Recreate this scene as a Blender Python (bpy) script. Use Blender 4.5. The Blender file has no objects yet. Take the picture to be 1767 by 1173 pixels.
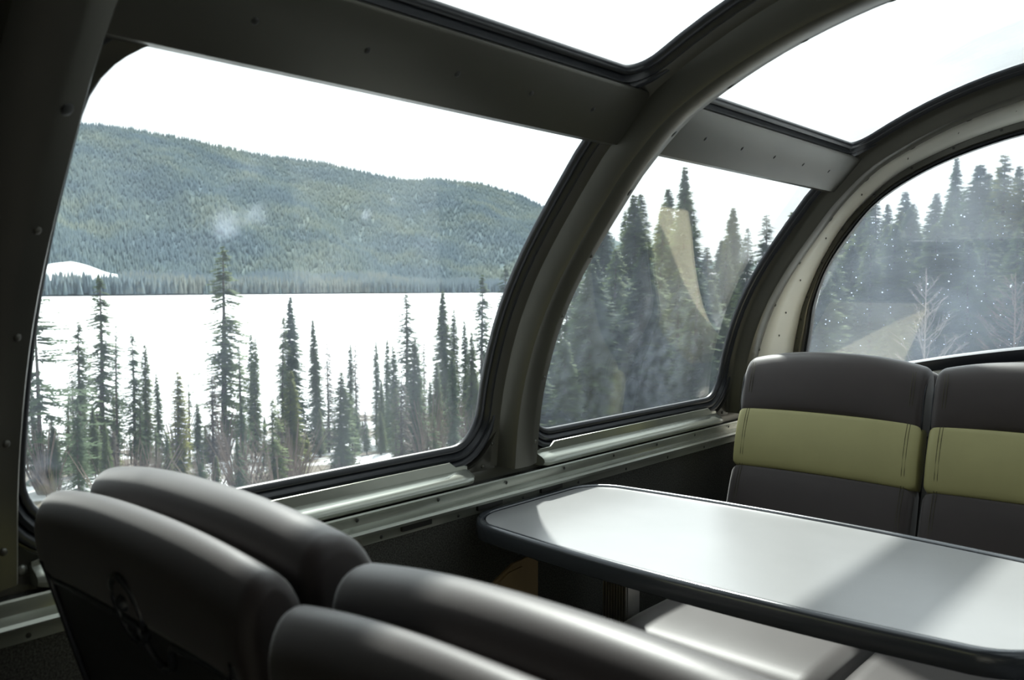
import bpy, math, random
import numpy as np
from mathutils import Vector, Matrix
rnd = random.Random(7)
D = bpy.data; C = bpy.context.scene.collection
EYE = 1.25                       # eye height over the floor; everything below is laid out relative to the eye, then lifted

# ------------------------------------------------------------------ camera
FP, CX, CY = 1480.0, 883.5, 586.5
vl = np.array([2200 - CX, -(497 - CY), -FP]); yc = vl / np.linalg.norm(vl)
zc = np.cross(yc, [1, 0, 0]); zc /= np.linalg.norm(zc); zc = zc if zc[1] > 0 else -zc
xc_ = np.cross(yc, zc); R = np.array([xc_, yc, zc])          # rows: world axes in camera space
cam = D.objects.new('camera', D.cameras.new('camera')); C.objects.link(cam)
M = Matrix([[*R[0], 0], [*R[1], 0], [*R[2], EYE], [0, 0, 0, 1]])
cam.matrix_world = M
cam.data.sensor_width = 36; cam.data.lens = FP / 1767 * 36
cam.data.clip_start = 0.02; cam.data.clip_end = 20000
cam.data.dof.use_dof = True; cam.data.dof.focus_distance = 2.6; cam.data.dof.aperture_fstop = 6.3
bpy.context.scene.camera = cam
def ray(u, v): return R @ np.array([u - CX, -(v - CY), -FP])
def at(u, v, depth):             # point at a camera depth in metres (eye-relative)
    return ray(u, v) * (depth / FP)

# ------------------------------------------------------------------ light
SUN_AZ, SUN_EL = math.radians(40), math.radians(46)
sd = Vector((-math.sin(SUN_AZ) * math.cos(SUN_EL), math.cos(SUN_AZ) * math.cos(SUN_EL), math.sin(SUN_EL)))
sun = D.objects.new('sun', D.lights.new('sun', 'SUN')); C.objects.link(sun)
sun.rotation_euler = sd.to_track_quat('Z', 'Y').to_euler(); sun.location = (0, 0, 60)
sun.data.energy = 10.0; sun.data.angle = math.radians(2.2); sun.data.color = (1, 0.965, 0.91)
W = D.worlds.new('sky'); bpy.context.scene.world = W; W.use_nodes = True
nt = W.node_tree; nt.nodes.clear()
def N(t, ty, **k):
    n = t.nodes.new(ty)
    for a, b in k.items(): setattr(n, a, b)
    return n
def lk(t, a, b): t.links.new(a, b)
def math_(t, op, a, b=None):
    n = N(t, 'ShaderNodeMath', operation=op)
    for i, v in enumerate((a, b)):
        if v is None: continue
        if isinstance(v, (int, float)): n.inputs[i].default_value = v
        else: lk(t, v, n.inputs[i])
    return n.outputs[0]
tc = N(nt, 'ShaderNodeTexCoord')
dot = N(nt, 'ShaderNodeVectorMath', operation='DOT_PRODUCT'); lk(nt, tc.outputs['Generated'], dot.inputs[0]); dot.inputs[1].default_value = sd
glow = math_(nt, 'POWER', math_(nt, 'MAXIMUM', dot.outputs['Value'], 0.0), 5.0)
mp = N(nt, 'ShaderNodeMapping'); mp.inputs['Scale'].default_value = (1, 1, 5); lk(nt, tc.outputs['Generated'], mp.inputs[0])
ns = N(nt, 'ShaderNodeTexNoise'); ns.inputs['Scale'].default_value = 2.6; ns.inputs['Detail'].default_value = 6; lk(nt, mp.outputs[0], ns.inputs[0])
cl = N(nt, 'ShaderNodeMapRange'); lk(nt, ns.outputs[0], cl.inputs[0]); cl.inputs[1].default_value = .35; cl.inputs[2].default_value = .62
cl.inputs[3].default_value = 0.76; cl.inputs[4].default_value = 1.25
stg = math_(nt, 'ADD', cl.outputs[0], math_(nt, 'MULTIPLY', glow, 4.0))
bg = N(nt, 'ShaderNodeBackground'); bg.inputs[0].default_value = (0.955, 0.98, 1.0, 1); lk(nt, stg, bg.inputs[1])
wo = N(nt, 'ShaderNodeOutputWorld'); lk(nt, bg.outputs[0], wo.inputs[0])
vs = bpy.context.scene.view_settings
vs.view_transform = 'Standard'; vs.look = 'None'; vs.gamma = 1; vs.exposure = 0.0; vs.use_curve_mapping = False
cy = bpy.context.scene.cycles
cy.transparent_max_bounces = 24; cy.max_bounces = 10; cy.use_denoising = True; cy.sample_clamp_indirect = 6

# ------------------------------------------------------------------ materials
def mat(name, col, rough=.5, metal=0, spec=.5, noise=None, bump=None, coat=0):
    m = D.materials.new(name); m.use_nodes = True; t = m.node_tree; p = t.nodes['Principled BSDF']
    p.inputs['Base Color'].default_value = (*col, 1); p.inputs['Roughness'].default_value = rough
    p.inputs['Metallic'].default_value = metal; p.inputs['Specular IOR Level'].default_value = spec
    p.inputs['Coat Weight'].default_value = coat
    g = N(t, 'ShaderNodeTexCoord')
    if noise:                      # (scale, amount, detail)
        n = N(t, 'ShaderNodeTexNoise'); n.inputs['Scale'].default_value = noise[0]; n.inputs['Detail'].default_value = noise[2]
        lk(t, g.outputs['Object'], n.inputs[0])
        mr = N(t, 'ShaderNodeMapRange'); lk(t, n.outputs[0], mr.inputs[0]); mr.inputs[1].default_value = .3; mr.inputs[2].default_value = .7
        mr.inputs[3].default_value = 1 - noise[1]; mr.inputs[4].default_value = 1 + noise[1]
        vm = N(t, 'ShaderNodeVectorMath', operation='SCALE'); vm.inputs[0].default_value = col; lk(t, mr.outputs[0], vm.inputs['Scale'])
        lk(t, vm.outputs[0], p.inputs['Base Color'])
    if bump:                       # (scale, strength, distance)
        n = N(t, 'ShaderNodeTexNoise'); n.inputs['Scale'].default_value = bump[0]; n.inputs['Detail'].default_value = 3
        lk(t, g.outputs['Object'], n.inputs[0])
        b = N(t, 'ShaderNodeBump'); b.inputs['Strength'].default_value = bump[1]; b.inputs['Distance'].default_value = bump[2]
        lk(t, n.outputs[0], b.inputs['Height']); lk(t, b.outputs[0], p.inputs['Normal'])
    return m
PAINT = mat('olive_grey_paint', (.078, .076, .063), .33, .55, .5, (3, .10, 4))
SILL = mat('brushed_sill_metal', (.36, .375, .33), .27, .65, .5, (4, .08, 5), (60, .12, .001))
CREAM = mat('cream_paint', (.70, .69, .63), .45, 0, .4, (3, .06, 3))
RUBBER = mat('black_rubber', (.014, .016, .020), .33, 0, .5)
SCREW = mat('dark_screw', (.03, .03, .028), .4, .6)
RIVET = mat('painted_rivet', (.22, .225, .2), .25, .5)
STEEL = mat('steel', (.45, .45, .43), .3, .9)
LEATHER = mat('brown_black_leather', (.027, .0195, .018), .46, 0, .36, (9, .12, 4), (260, .10, .0006))
for k_, v_ in (('Sheen Weight', .50), ('Sheen Roughness', .45)): LEATHER.node_tree.nodes['Principled BSDF'].inputs[k_].default_value = v_
GREEN = mat('olive_green_leather', (.325, .305, .135), .48, 0, .45, (9, .05, 4), (260, .10, .0006))
SHELL = mat('black_plastic_shell', (.034, .034, .034), .42, 0, .5, None, (400, .1, .0004))
CARPET = mat('charcoal_carpet', (.055, .055, .05), .95, 0, .1, (330, .55, 2), (300, .5, .003))
FLOORC = mat('dark_floor_carpet', (.035, .035, .04), .95, 0, .1, (200, .4, 2))
TOP = mat('grey_laminate', (.27, .272, .275), .28, 0, .6, (5, .07, 6))
EDGE = mat('table_edge_moulding', (.045, .05, .058), .20, .25, .7)
SEAM = mat('seam_thread', (.07, .065, .04), .8, 0, .2)
TANW = mat('tan_bulkhead_paint', (.42, .38, .31), .6, 0, .3)
BEIGE = mat('beige_console_top', (.84, .72, .50), .55, 0, .3, (8, .05, 3))
TAN = mat('tan_plate_paint', (.30, .21, .11), .6, 0, .3, (6, .15, 4))
BARK = mat('spruce_bark', (.11, .09, .075), .95, 0, .1, (6, .3, 3))
BAREW = mat('bare_birch_bark', (.36, .32, .29), .9, 0, .1, (5, .2, 3))
BRUSH = mat('bare_brush_twigs', (.20, .155, .13), .95, 0, .1, (5, .3, 3))

def foliage(name, cols):
    m = D.materials.new(name); m.use_nodes = True; t = m.node_tree; p = t.nodes['Principled BSDF']
    oi = N(t, 'ShaderNodeObjectInfo'); g = N(t, 'ShaderNodeTexCoord')
    n = N(t, 'ShaderNodeTexNoise'); n.inputs['Scale'].default_value = .7; n.inputs['Detail'].default_value = 4; lk(t, g.outputs['Object'], n.inputs[0])
    s = math_(t, 'ADD', math_(t, 'MULTIPLY', oi.outputs['Random'], .6), math_(t, 'MULTIPLY', n.outputs[0], .5))
    r = N(t, 'ShaderNodeValToRGB'); lk(t, s, r.inputs[0])
    r.color_ramp.elements[0].position = .15; r.color_ramp.elements[0].color = (*cols[0], 1)
    r.color_ramp.elements[1].position = .9; r.color_ramp.elements[1].color = (*cols[2], 1)
    e = r.color_ramp.elements.new(.5); e.color = (*cols[1], 1)
    p.inputs['Roughness'].default_value = .8; p.inputs['Specular IOR Level'].default_value = .2
    tr = N(t, 'ShaderNodeBsdfTranslucent'); mx = N(t, 'ShaderNodeMixShader'); mx.inputs[0].default_value = .35
    lk(t, r.outputs[0], p.inputs['Base Color']); lk(t, r.outputs[0], tr.inputs[0])
    lk(t, p.outputs[0], mx.inputs[1]); lk(t, tr.outputs[0], mx.inputs[2]); lk(t, mx.outputs[0], t.nodes['Material Output'].inputs[0])
    return m
NEEDLE = foliage('spruce_needles', ((.06, .10, .055), (.10, .15, .065), (.17, .21, .07)))
NEEDLE_Y = foliage('yellow_green_needles', ((.11, .14, .035), (.16, .18, .04), (.24, .24, .04)))
NEEDLE_B = foliage('brown_dead_needles', ((.09, .075, .06), (.11, .09, .075), (.13, .10, .085)))
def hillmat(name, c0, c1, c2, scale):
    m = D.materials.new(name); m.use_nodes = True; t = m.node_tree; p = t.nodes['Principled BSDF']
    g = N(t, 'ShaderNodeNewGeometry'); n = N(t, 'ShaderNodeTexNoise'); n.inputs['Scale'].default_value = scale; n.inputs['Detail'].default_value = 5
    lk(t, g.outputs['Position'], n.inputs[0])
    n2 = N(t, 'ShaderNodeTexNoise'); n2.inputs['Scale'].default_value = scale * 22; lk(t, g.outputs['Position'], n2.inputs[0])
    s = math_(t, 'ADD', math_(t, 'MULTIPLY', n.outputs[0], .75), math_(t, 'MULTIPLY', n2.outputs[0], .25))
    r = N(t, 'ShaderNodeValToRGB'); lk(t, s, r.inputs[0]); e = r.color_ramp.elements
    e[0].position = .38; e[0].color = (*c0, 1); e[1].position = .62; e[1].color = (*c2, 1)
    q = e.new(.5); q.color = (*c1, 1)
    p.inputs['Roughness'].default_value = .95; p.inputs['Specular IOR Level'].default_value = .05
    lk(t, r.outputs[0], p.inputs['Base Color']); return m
HILL_HAZED = hillmat('haze_tinted_spruce_forest', (.095, .14, .165), (.115, .16, .165), (.16, .195, .165), .0035)  # pale bluish tones paint the distance haze into the forest colour
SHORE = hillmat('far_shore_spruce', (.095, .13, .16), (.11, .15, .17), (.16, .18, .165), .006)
SNOW = mat('snow', (.86, .88, .9), .8, 0, .2)
def groundmat():
    m = D.materials.new('patchy_snow_ground'); m.use_nodes = True; t = m.node_tree; p = t.nodes['Principled BSDF']
    g = N(t, 'ShaderNodeNewGeometry'); n = N(t, 'ShaderNodeTexNoise'); n.inputs['Scale'].default_value = .22; n.inputs['Detail'].default_value = 6
    lk(t, g.outputs['Position'], n.inputs[0]); r = N(t, 'ShaderNodeValToRGB'); lk(t, n.outputs[0], r.inputs[0]); e = r.color_ramp.elements
    e[0].position = .46; e[0].color = (.12, .10, .075, 1); e[1].position = .54; e[1].color = (.8, .82, .85, 1)
    p.inputs['Roughness'].default_value = .9; lk(t, r.outputs[0], p.inputs['Base Color']); return m
GROUND = groundmat()

def glassmat(name, dust_haze, speck, smudges=(), tint=(.90, .935, .93), f0=.045):
    m = D.materials.new(name); m.use_nodes = True; t = m.node_tree; t.nodes.clear()
    out = N(t, 'ShaderNodeOutputMaterial'); g = N(t, 'ShaderNodeNewGeometry')
    dt = N(t, 'ShaderNodeVectorMath', operation='DOT_PRODUCT'); lk(t, g.outputs['Incoming'], dt.inputs[0]); lk(t, g.outputs['Normal'], dt.inputs[1])
    c = math_(t, 'ABSOLUTE', dt.outputs['Value']); f = math_(t, 'POWER', math_(t, 'SUBTRACT', 1.0, c), 5.0)
    f = math_(t, 'ADD', math_(t, 'MULTIPLY', f, 1 - f0), f0)      # laminated double pane: four reflecting surfaces
    tr = N(t, 'ShaderNodeBsdfTransparent'); tr.inputs[0].default_value = (*tint, 1)
    gl = N(t, 'ShaderNodeBsdfGlossy'); gl.inputs['Roughness'].default_value = 0.015
    m1 = N(t, 'ShaderNodeMixShader'); lk(t, f, m1.inputs[0]); lk(t, tr.outputs[0], m1.inputs[1]); lk(t, gl.outputs[0], m1.inputs[2])
    df = N(t, 'ShaderNodeBsdfDiffuse'); df.inputs[0].default_value = (.58, .68, .82, 1)  # dust film on the glass; its blue tint paints in skylit haze
    tl = N(t, 'ShaderNodeBsdfTranslucent'); tl.inputs[0].default_value = (.58, .68, .82, 1)
    m2 = N(t, 'ShaderNodeMixShader'); m2.inputs[0].default_value = .5; lk(t, df.outputs[0], m2.inputs[1]); lk(t, tl.outputs[0], m2.inputs[2])
    n = N(t, 'ShaderNodeTexNoise'); n.inputs['Scale'].default_value = 5; n.inputs['Detail'].default_value = 5; lk(t, g.outputs['Position'], n.inputs[0])
    d = math_(t, 'MULTIPLY', n.outputs[0], dust_haze * 2)
    if speck:
        v = N(t, 'ShaderNodeTexVoronoi'); v.inputs['Scale'].default_value = 75; lk(t, g.outputs['Position'], v.inputs['Vector'])
        n3 = N(t, 'ShaderNodeTexNoise'); n3.inputs['Scale'].default_value = 40; lk(t, g.outputs['Position'], n3.inputs[0])
        th = math_(t, 'MULTIPLY', math_(t, 'SUBTRACT', n3.outputs[0], .50), .95)
        sp = math_(t, 'LESS_THAN', v.outputs['Distance'], th)
        d = math_(t, 'ADD', d, math_(t, 'MULTIPLY', sp, speck))
    for (x, y, z, rad, st) in smudges:            # greasy wipe marks on the glass
        vd = N(t, 'ShaderNodeVectorMath', operation='DISTANCE'); lk(t, g.outputs['Position'], vd.inputs[0]); vd.inputs[1].default_value = (x, y, z + EYE)
        mr = N(t, 'ShaderNodeMapRange', interpolation_type='SMOOTHSTEP'); lk(t, vd.outputs['Value'], mr.inputs[0])
        mr.inputs[1].default_value = rad; mr.inputs[2].default_value = 0; mr.inputs[3].default_value = 0; mr.inputs[4].default_value = st
        n4 = N(t, 'ShaderNodeTexNoise'); n4.inputs['Scale'].default_value = 28; n4.inputs['Detail'].default_value = 5; lk(t, g.outputs['Position'], n4.inputs[0])
        mr2 = N(t, 'ShaderNodeMapRange'); lk(t, n4.outputs[0], mr2.inputs[0]); mr2.inputs[1].default_value = .4; mr2.inputs[2].default_value = .65
        d = math_(t, 'ADD', d, math_(t, 'MULTIPLY', mr.outputs[0], mr2.outputs[0]))
    d = math_(t, 'MINIMUM', d, .9)
    m3 = N(t, 'ShaderNodeMixShader'); lk(t, d, m3.inputs[0]); lk(t, m1.outputs[0], m3.inputs[1]); lk(t, m2.outputs[0], m3.inputs[2])
    lk(t, m3.outputs[0], out.inputs[0]); return m

# ------------------------------------------------------------------ helpers
def mesh(name, v, f, m=None, smooth=False, sharp=None):
    me = D.meshes.new(name); me.from_pydata([tuple(map(float, p)) for p in v], [], [tuple(q) for q in f]); me.update()
    if m: me.materials.append(m)
    if smooth:
        me.polygons.foreach_set('use_smooth', [True] * len(me.polygons))
        if sharp:
            import bmesh
            bm = bmesh.new(); bm.from_mesh(me)
            for e in bm.edges:
                if len(e.link_faces) == 2 and e.calc_face_angle(0) > sharp: e.smooth = False
            bm.to_mesh(me); bm.free()
    return me
def fixn(me):
    import bmesh
    bm = bmesh.new(); bm.from_mesh(me); bmesh.ops.recalc_face_normals(bm, faces=bm.faces); bm.to_mesh(me); bm.free(); return me
def tag(o, label=None, cat=None, group=None, kind=None):
    if label: o['label'] = label
    if cat: o['category'] = cat
    if group: o['group'] = group
    if kind: o['kind'] = kind
    return o
def obj(name, me, parent=None, loc=(0, 0, 0), label=None):
    o = D.objects.new(name, me); C.objects.link(o); o.location = loc
    if parent: o.parent = parent
    if label: o['label'] = label
    return o
def empty(name, loc, label, cat, group=None, kind=None):
    o = D.objects.new(name, None); C.objects.link(o); o.location = loc; o.empty_display_size = .1
    return tag(o, label, cat, group, kind)
def copy_tree(o, parent=None):
    c = o.copy(); C.objects.link(c); c.parent = parent
    for ch in [x for x in D.objects if x.parent == o and x is not c]: copy_tree(ch, c)
    return c
def extrude(sec, y0, y1, closed=True, caps=True, ax='y'):
    n = len(sec); P = (lambda a, b, t: (a, t, b)) if ax == 'y' else (lambda a, b, t: (t, a, b))
    v = [P(a, b, y0) for a, b in sec] + [P(a, b, y1) for a, b in sec]
    f = [(i, (i + 1) % n, n + (i + 1) % n, n + i) for i in range(n if closed else n - 1)]
    if closed and caps: f += [tuple(range(n))[::-1], tuple(range(n, 2 * n))]
    return v, f
def tube(path, r, seg=8, closed=False):
    P = [Vector(p) for p in path]; n = len(P); v = []; f = []
    for i, p in enumerate(P):
        a = P[(i - 1) % n] if (i or closed) else p; b = P[(i + 1) % n] if (i < n - 1 or closed) else p
        t = (b - a).normalized(); u = t.cross(Vector((0, 0, 1)) if abs(t.z) < .9 else Vector((1, 0, 0))).normalized(); w = t.cross(u)
        rr = r[i] if isinstance(r, (list, tuple)) else r
        for k in range(seg):
            an = 2 * math.pi * k / seg; v.append(p + rr * (math.cos(an) * u + math.sin(an) * w))
    for i in range(n if closed else n - 1):
        for k in range(seg):
            a = i * seg + k; b = i * seg + (k + 1) % seg; c = ((i + 1) % n) * seg + (k + 1) % seg; d = ((i + 1) % n) * seg + k
            f.append((a, b, c, d))
    if not closed: f += [tuple(range(seg))[::-1], tuple(range((n - 1) * seg, n * seg))]
    return v, f
def box(x0, x1, y0, y1, z0, z1):
    v = [(x, y, z) for x in (x0, x1) for y in (y0, y1) for z in (z0, z1)]
    return v, [(0, 1, 3, 2), (4, 6, 7, 5), (0, 4, 5, 1), (2, 3, 7, 6), (0, 2, 6, 4), (1, 5, 7, 3)]
def join(*vf):
    V = []; F = []
    for v, f in vf:
        k = len(V); V += [tuple(p) for p in v]; F += [tuple(i + k for i in q) for q in f]
    return V, F
def catmull(P, n=10):
    P = [np.array(p, float) for p in P]; P = [2 * P[0] - P[1]] + P + [2 * P[-1] - P[-2]]; out = []
    for i in range(1, len(P) - 2):
        for k in range(n):
            t = k / n; a, b, c, d = P[i - 1:i + 3]
            out.append(.5 * ((2 * b) + (c - a) * t + (2 * a - 5 * b + 4 * c - d) * t * t + (3 * b - a - 3 * c + d) * t ** 3))
    out.append(P[-2]); return np.array(out)

# ------------------------------------------------------------------ dome section curve (x across, z up), mirrored about the car's centre line
XC = 0.10
G = [(-1.366, -.47), (-1.361, -.40), (-1.352, -.30), (-1.336, -.21), (-1.303, -.10), (-1.259, 0), (-1.196, .105), (-1.10, .235), (-1.045, .302),
     (-.95, .392), (-.86, .447), (-.74, .503), (-.62, .544), (-.5, .572), (-.3, .604), (-.1, .621), (XC, .626)]
Gd = catmull(G + [(2 * XC - x, z) for x, z in G[::-1][1:]], 8)
seg = np.linalg.norm(np.diff(Gd, axis=0), axis=1); S = np.concatenate([[0], np.cumsum(seg)]); SL = S[-1]
Tn = np.gradient(Gd, S, axis=0); Tn /= np.linalg.norm(Tn, axis=1)[:, None]; Nn = np.stack([Tn[:, 1], -Tn[:, 0]], 1)     # inward normal
def cs(s): return np.array([np.interp(s, S, Gd[:, 0]), np.interp(s, S, Gd[:, 1])])
def cn(s):
    n = np.array([np.interp(s, S, Nn[:, 0]), np.interp(s, S, Nn[:, 1])]); return n / np.linalg.norm(n)
def sp(y, s, d):
    p = cs(s) + d * cn(s); return (p[0], y, p[1])
def s_ratio(r):                  # arc length where z/-x equals r on the left half
    h = int(np.argmax(Gd[:, 0] > -.45)); rr = Gd[:h, 1] / -Gd[:h, 0]; return float(np.interp(r, rr, S[:h]))
PER = 1.14                        # bay length
RY = [1.495 + PER * k for k in (-2, -1, 0, 1)]      # rib centre lines
S_BOT, S_HB, S_HT = s_ratio(-.267), s_ratio(.325), s_ratio(.438)
def s_x(x): h = len(S) // 2; return float(np.interp(x, Gd[:h + 1, 0], S[:h + 1]))
S_SP = s_x(-.10)

def rrect(y0, y1, s0, s1, rad, n=8, m=14):      # rounded rectangle path (y,s) + outward dirs; rad = (near-low, far-low, far-top, near-top)
    P = []; O = []
    cor = [((y0, s0), (1, 1), rad[0], 180), ((y1, s0), (-1, 1), rad[1], 270), ((y1, s1), (-1, -1), rad[2], 0), ((y0, s1), (1, -1), rad[3], 90)]
    for ci, ((y, s), (a, b), r, a0) in enumerate(cor):
        c = (y + a * r, s + b * r)
        for k in range(n + 1):
            t = math.radians(a0 + 90 * k / n); P.append((c[0] + r * math.cos(t), c[1] + r * math.sin(t))); O.append((math.cos(t), math.sin(t)))
        ny, nsd = cor[(ci + 1) % 4][0], cor[(ci + 1) % 4]
        c2 = (nsd[0][0] + nsd[1][0] * nsd[2], nsd[0][1] + nsd[1][1] * nsd[2]); t = math.radians(a0 + 90)
        A = P[-1]; B = (c2[0] + nsd[2] * math.cos(t), c2[1] + nsd[2] * math.sin(t))
        for k in range(1, m):
            P.append((A[0] + (B[0] - A[0]) * k / m, A[1] + (B[1] - A[1]) * k / m)); O.append((math.cos(t), math.sin(t)))
    return P, O
def ring(P, O, sec, mp, close_sec=True):
    n = len(P); k = len(sec); v = []; f = []
    for (y, s), (oy, os_) in zip(P, O):
        for o, d in sec: v.append(mp(y + oy * o, s + os_ * o, d))
    for i in range(n):
        j = (i + 1) % n
        for a in range(k if close_sec else k - 1):
            b = (a + 1) % k; f.append((i * k + a, i * k + b, j * k + b, j * k + a))
    return v, f
GASK = [(-.012, .001), (-.010, .008), (-.004, .012), (.001, .011), (.003, .006), (.006, .013), (.012, .019), (.019, .017), (.021, .010), (.024, .018), (.030, .022), (.037, .020), (.040, .012), (.040, -.004), (-.010, -.004)]
def pane(y0, y1, s0, s1, rad, mp, th=.006, ns=26):
    lv = np.unique(np.concatenate([np.linspace(s0, s1, ns), s0 + max(rad[0], rad[1]) * (1 - np.cos(np.linspace(0, math.pi / 2, 8))), s1 - max(rad[2], rad[3]) * (1 - np.cos(np.linspace(0, math.pi / 2, 8)))]))
    v = []; f = []
    def inset(s, ra, rb):
        t = 0
        if s < s0 + ra: q = (s0 + ra - s) / ra; t = ra * (1 - math.sqrt(max(0, 1 - q * q)))
        if s > s1 - rb: q = (s - s1 + rb) / rb; t = max(t, rb * (1 - math.sqrt(max(0, 1 - q * q))))
        return t
    nc = 6; rows = len(lv)
    for d in (0, -th):
        for s in lv:
            a = y0 + inset(s, rad[0], rad[3]); b = y1 - inset(s, rad[1], rad[2])
            for k in range(nc): v.append(mp(a + (b - a) * k / (nc - 1), s, d))
    L = rows * nc
    for i in range(rows - 1):
        for k in range(nc - 1):
            a = i * nc + k; q = (a, a + 1, a + nc + 1, a + nc); f.append(q); f.append(tuple(L + x for x in q[::-1]))
    bd = [k for k in range(nc)] + [i * nc + nc - 1 for i in range(1, rows)] + [(rows - 1) * nc + k for k in range(nc - 2, -1, -1)] + [i * nc for i in range(rows - 2, 0, -1)]
    for a, b in zip(bd, bd[1:] + bd[:1]): f.append((b, a, L + a, L + b))
    return v, f
def surround(P, O, rect, mp, off=.038, d=.008, n=4):
    y0, y1, s0, s1 = rect; v = []; f = []; k = n + 1
    c = (sum(p[0] for p in P) / len(P), sum(p[1] for p in P) / len(P))
    for (y, s), (oy, os_) in zip(P, O):
        a = (y + oy * off, s + os_ * off); dy, ds = oy, os_
        # project to the outer rectangle along the outward direction
        t = min(((y1 - a[0]) / dy if dy > 1e-6 else (y0 - a[0]) / dy if dy < -1e-6 else 1e9), ((s1 - a[1]) / ds if ds > 1e-6 else (s0 - a[1]) / ds if ds < -1e-6 else 1e9))
        b = (a[0] + dy * t, a[1] + ds * t)
        for q in range(k): v.append(mp(a[0] + (b[0] - a[0]) * q / n, a[1] + (b[1] - a[1]) * q / n, d))
    m = len(P)
    for i in range(m):
        j = (i + 1) % m
        for q in range(n): f.append((i * k + q, j * k + q, j * k + q + 1, i * k + q + 1))
    return v, f
def mir(mp): return lambda y, s, d: (lambda p: (2 * XC - p[0], p[1], p[2]))(mp(y, s, d))

SIDE_R = (.088, .088, .03, .15); SKY_R = (.06, .06, .06, .06)
sm = []
for (u, v_, rad, st) in ((395, 388, .045, .16), (440, 375, .035, .13), (398, 325, .008, .16), (634, 371, .016, .28), (682, 346, .012, .26), (733, 420, .03, .10), (430, 290, .04, .05), (600, 480, .15, .02), (60, 830, .06, .10)):
    rr = ray(u, v_); k = 1.25
    for _ in range(6):
        z = rr[2] / -rr[0] * k; k = -float(np.interp(z, Gd[:len(S) // 2, 1], Gd[:len(S) // 2, 0]))
    sm.append((-k, rr[1] / -rr[0] * k, rr[2] / -rr[0] * k, rad, st))
GA = glassmat('side_glass_smeared', .036, 0, sm)
GB = glassmat('side_glass_dusty', .028, .12, [(-1.28, 1.75, -.2, .5, .03), (-1.30, 2.2, -.2, .35, .05)], f0=.10)
GS = glassmat('roof_glass', .015, 0)
GF = glassmat('front_glass_specked', .09, .8, f0=.10)
wn = 0
names = {(0, 'L'): 'left', (1, 'R'): 'right'}
for bay in range(1, 3):
    yc0 = RY[bay]; y0 = yc0 + .085; y1 = yc0 + PER - .085
    bayname = ('behind the camera', 'behind the near seats, looking over the frozen lake', 'beside the table, looking on dense forest')[bay]
    for side, mp in (('left', sp), ('right', mir(sp))):
        if bay == 0 and side == 'right': pass
        for kind in ('side', 'roof'):
            wn += 1
            if kind == 'side': s0, s1, rad, outer = S_BOT, S_HB, SIDE_R, (yc0, yc0 + PER, s_ratio(-.33), (S_HB + S_HT) / 2 - .01)
            else: s0, s1, rad, outer = S_HT, S_SP, SKY_R, (yc0, yc0 + PER, (S_HB + S_HT) / 2 - .02, S[len(S) // 2])
            g = {('side', 1): GA, ('side', 2): GB}.get((kind, bay), GS)
            if side == 'right' and kind == 'side': g = GS
            o = empty('window_%d' % wn, mp((y0 + y1) / 2, (s0 + s1) / 2, 0),
                      '%s %s %s' % ('curved glass side window on the %s,' % side if kind == 'side' else 'curved roof window on the %s,' % side,
                                    '', bayname if kind == 'side' else ('above the rear bay', 'in the roof above the near seats', 'in the roof above the table')[bay]), 'window', kind='structure')
            o['label'] = ' '.join(o['label'].split())
            L = lambda v: [(p[0] - o.location[0], p[1] - o.location[1], p[2] - o.location[2]) for p in v]
            P, O = rrect(y0, y1, s0, s1, rad)
            v, f = pane(y0 - .006, y1 + .006, s0 - .006, s1 + .006, rad, mp); obj('pane', fixn(mesh('pane', L(v), f, g, True, .8)), o)
            v, f = ring(P, O, GASK, mp); obj('gasket', fixn(mesh('gasket', L(v), f, RUBBER, True, .9)), o)
            v, f = surround(P, O, outer, mp); obj('window_surround', mesh('window_surround', L(v), f, PAINT, True), o)

# ribs -------------------------------------------------------------
riv_v = []; riv_f = []
for i, (r, h) in enumerate(((1, 0), (.92, .35), (.6, .7), (.2, .85))):
    for k in range(8): a = k * math.pi / 4; riv_v.append((r * math.cos(a), r * math.sin(a), h))
for i in range(3):
    for k in range(8): riv_f.append((i * 8 + k, i * 8 + (k + 1) % 8, i * 8 + 8 + (k + 1) % 8, i * 8 + 8 + k))
riv_f.append(tuple(range(24, 32)))
def rivmesh(m, r, h, sy=1):
    return mesh('rivet', [(x * r, y * r * sy, z * h) for x, y, z in riv_v], riv_f, m, True)
RM = rivmesh(PAINT, .0055, .004); RMD = rivmesh(SCREW, .0060, .003); RMS = rivmesh(SCREW, .0042, .002); RML = rivmesh(RIVET, .009, .008); RMH = rivmesh(SCREW, .0085, .002)
def put_riv(parent, me, p, n, name='rivet'):
    o = obj(name, me, parent); n = Vector(n); o.rotation_euler = n.to_track_quat('Z', 'Y').to_euler()
    o.location = Vector(p) - parent.location; return o
s_lo = s_ratio(-.300)
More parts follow.
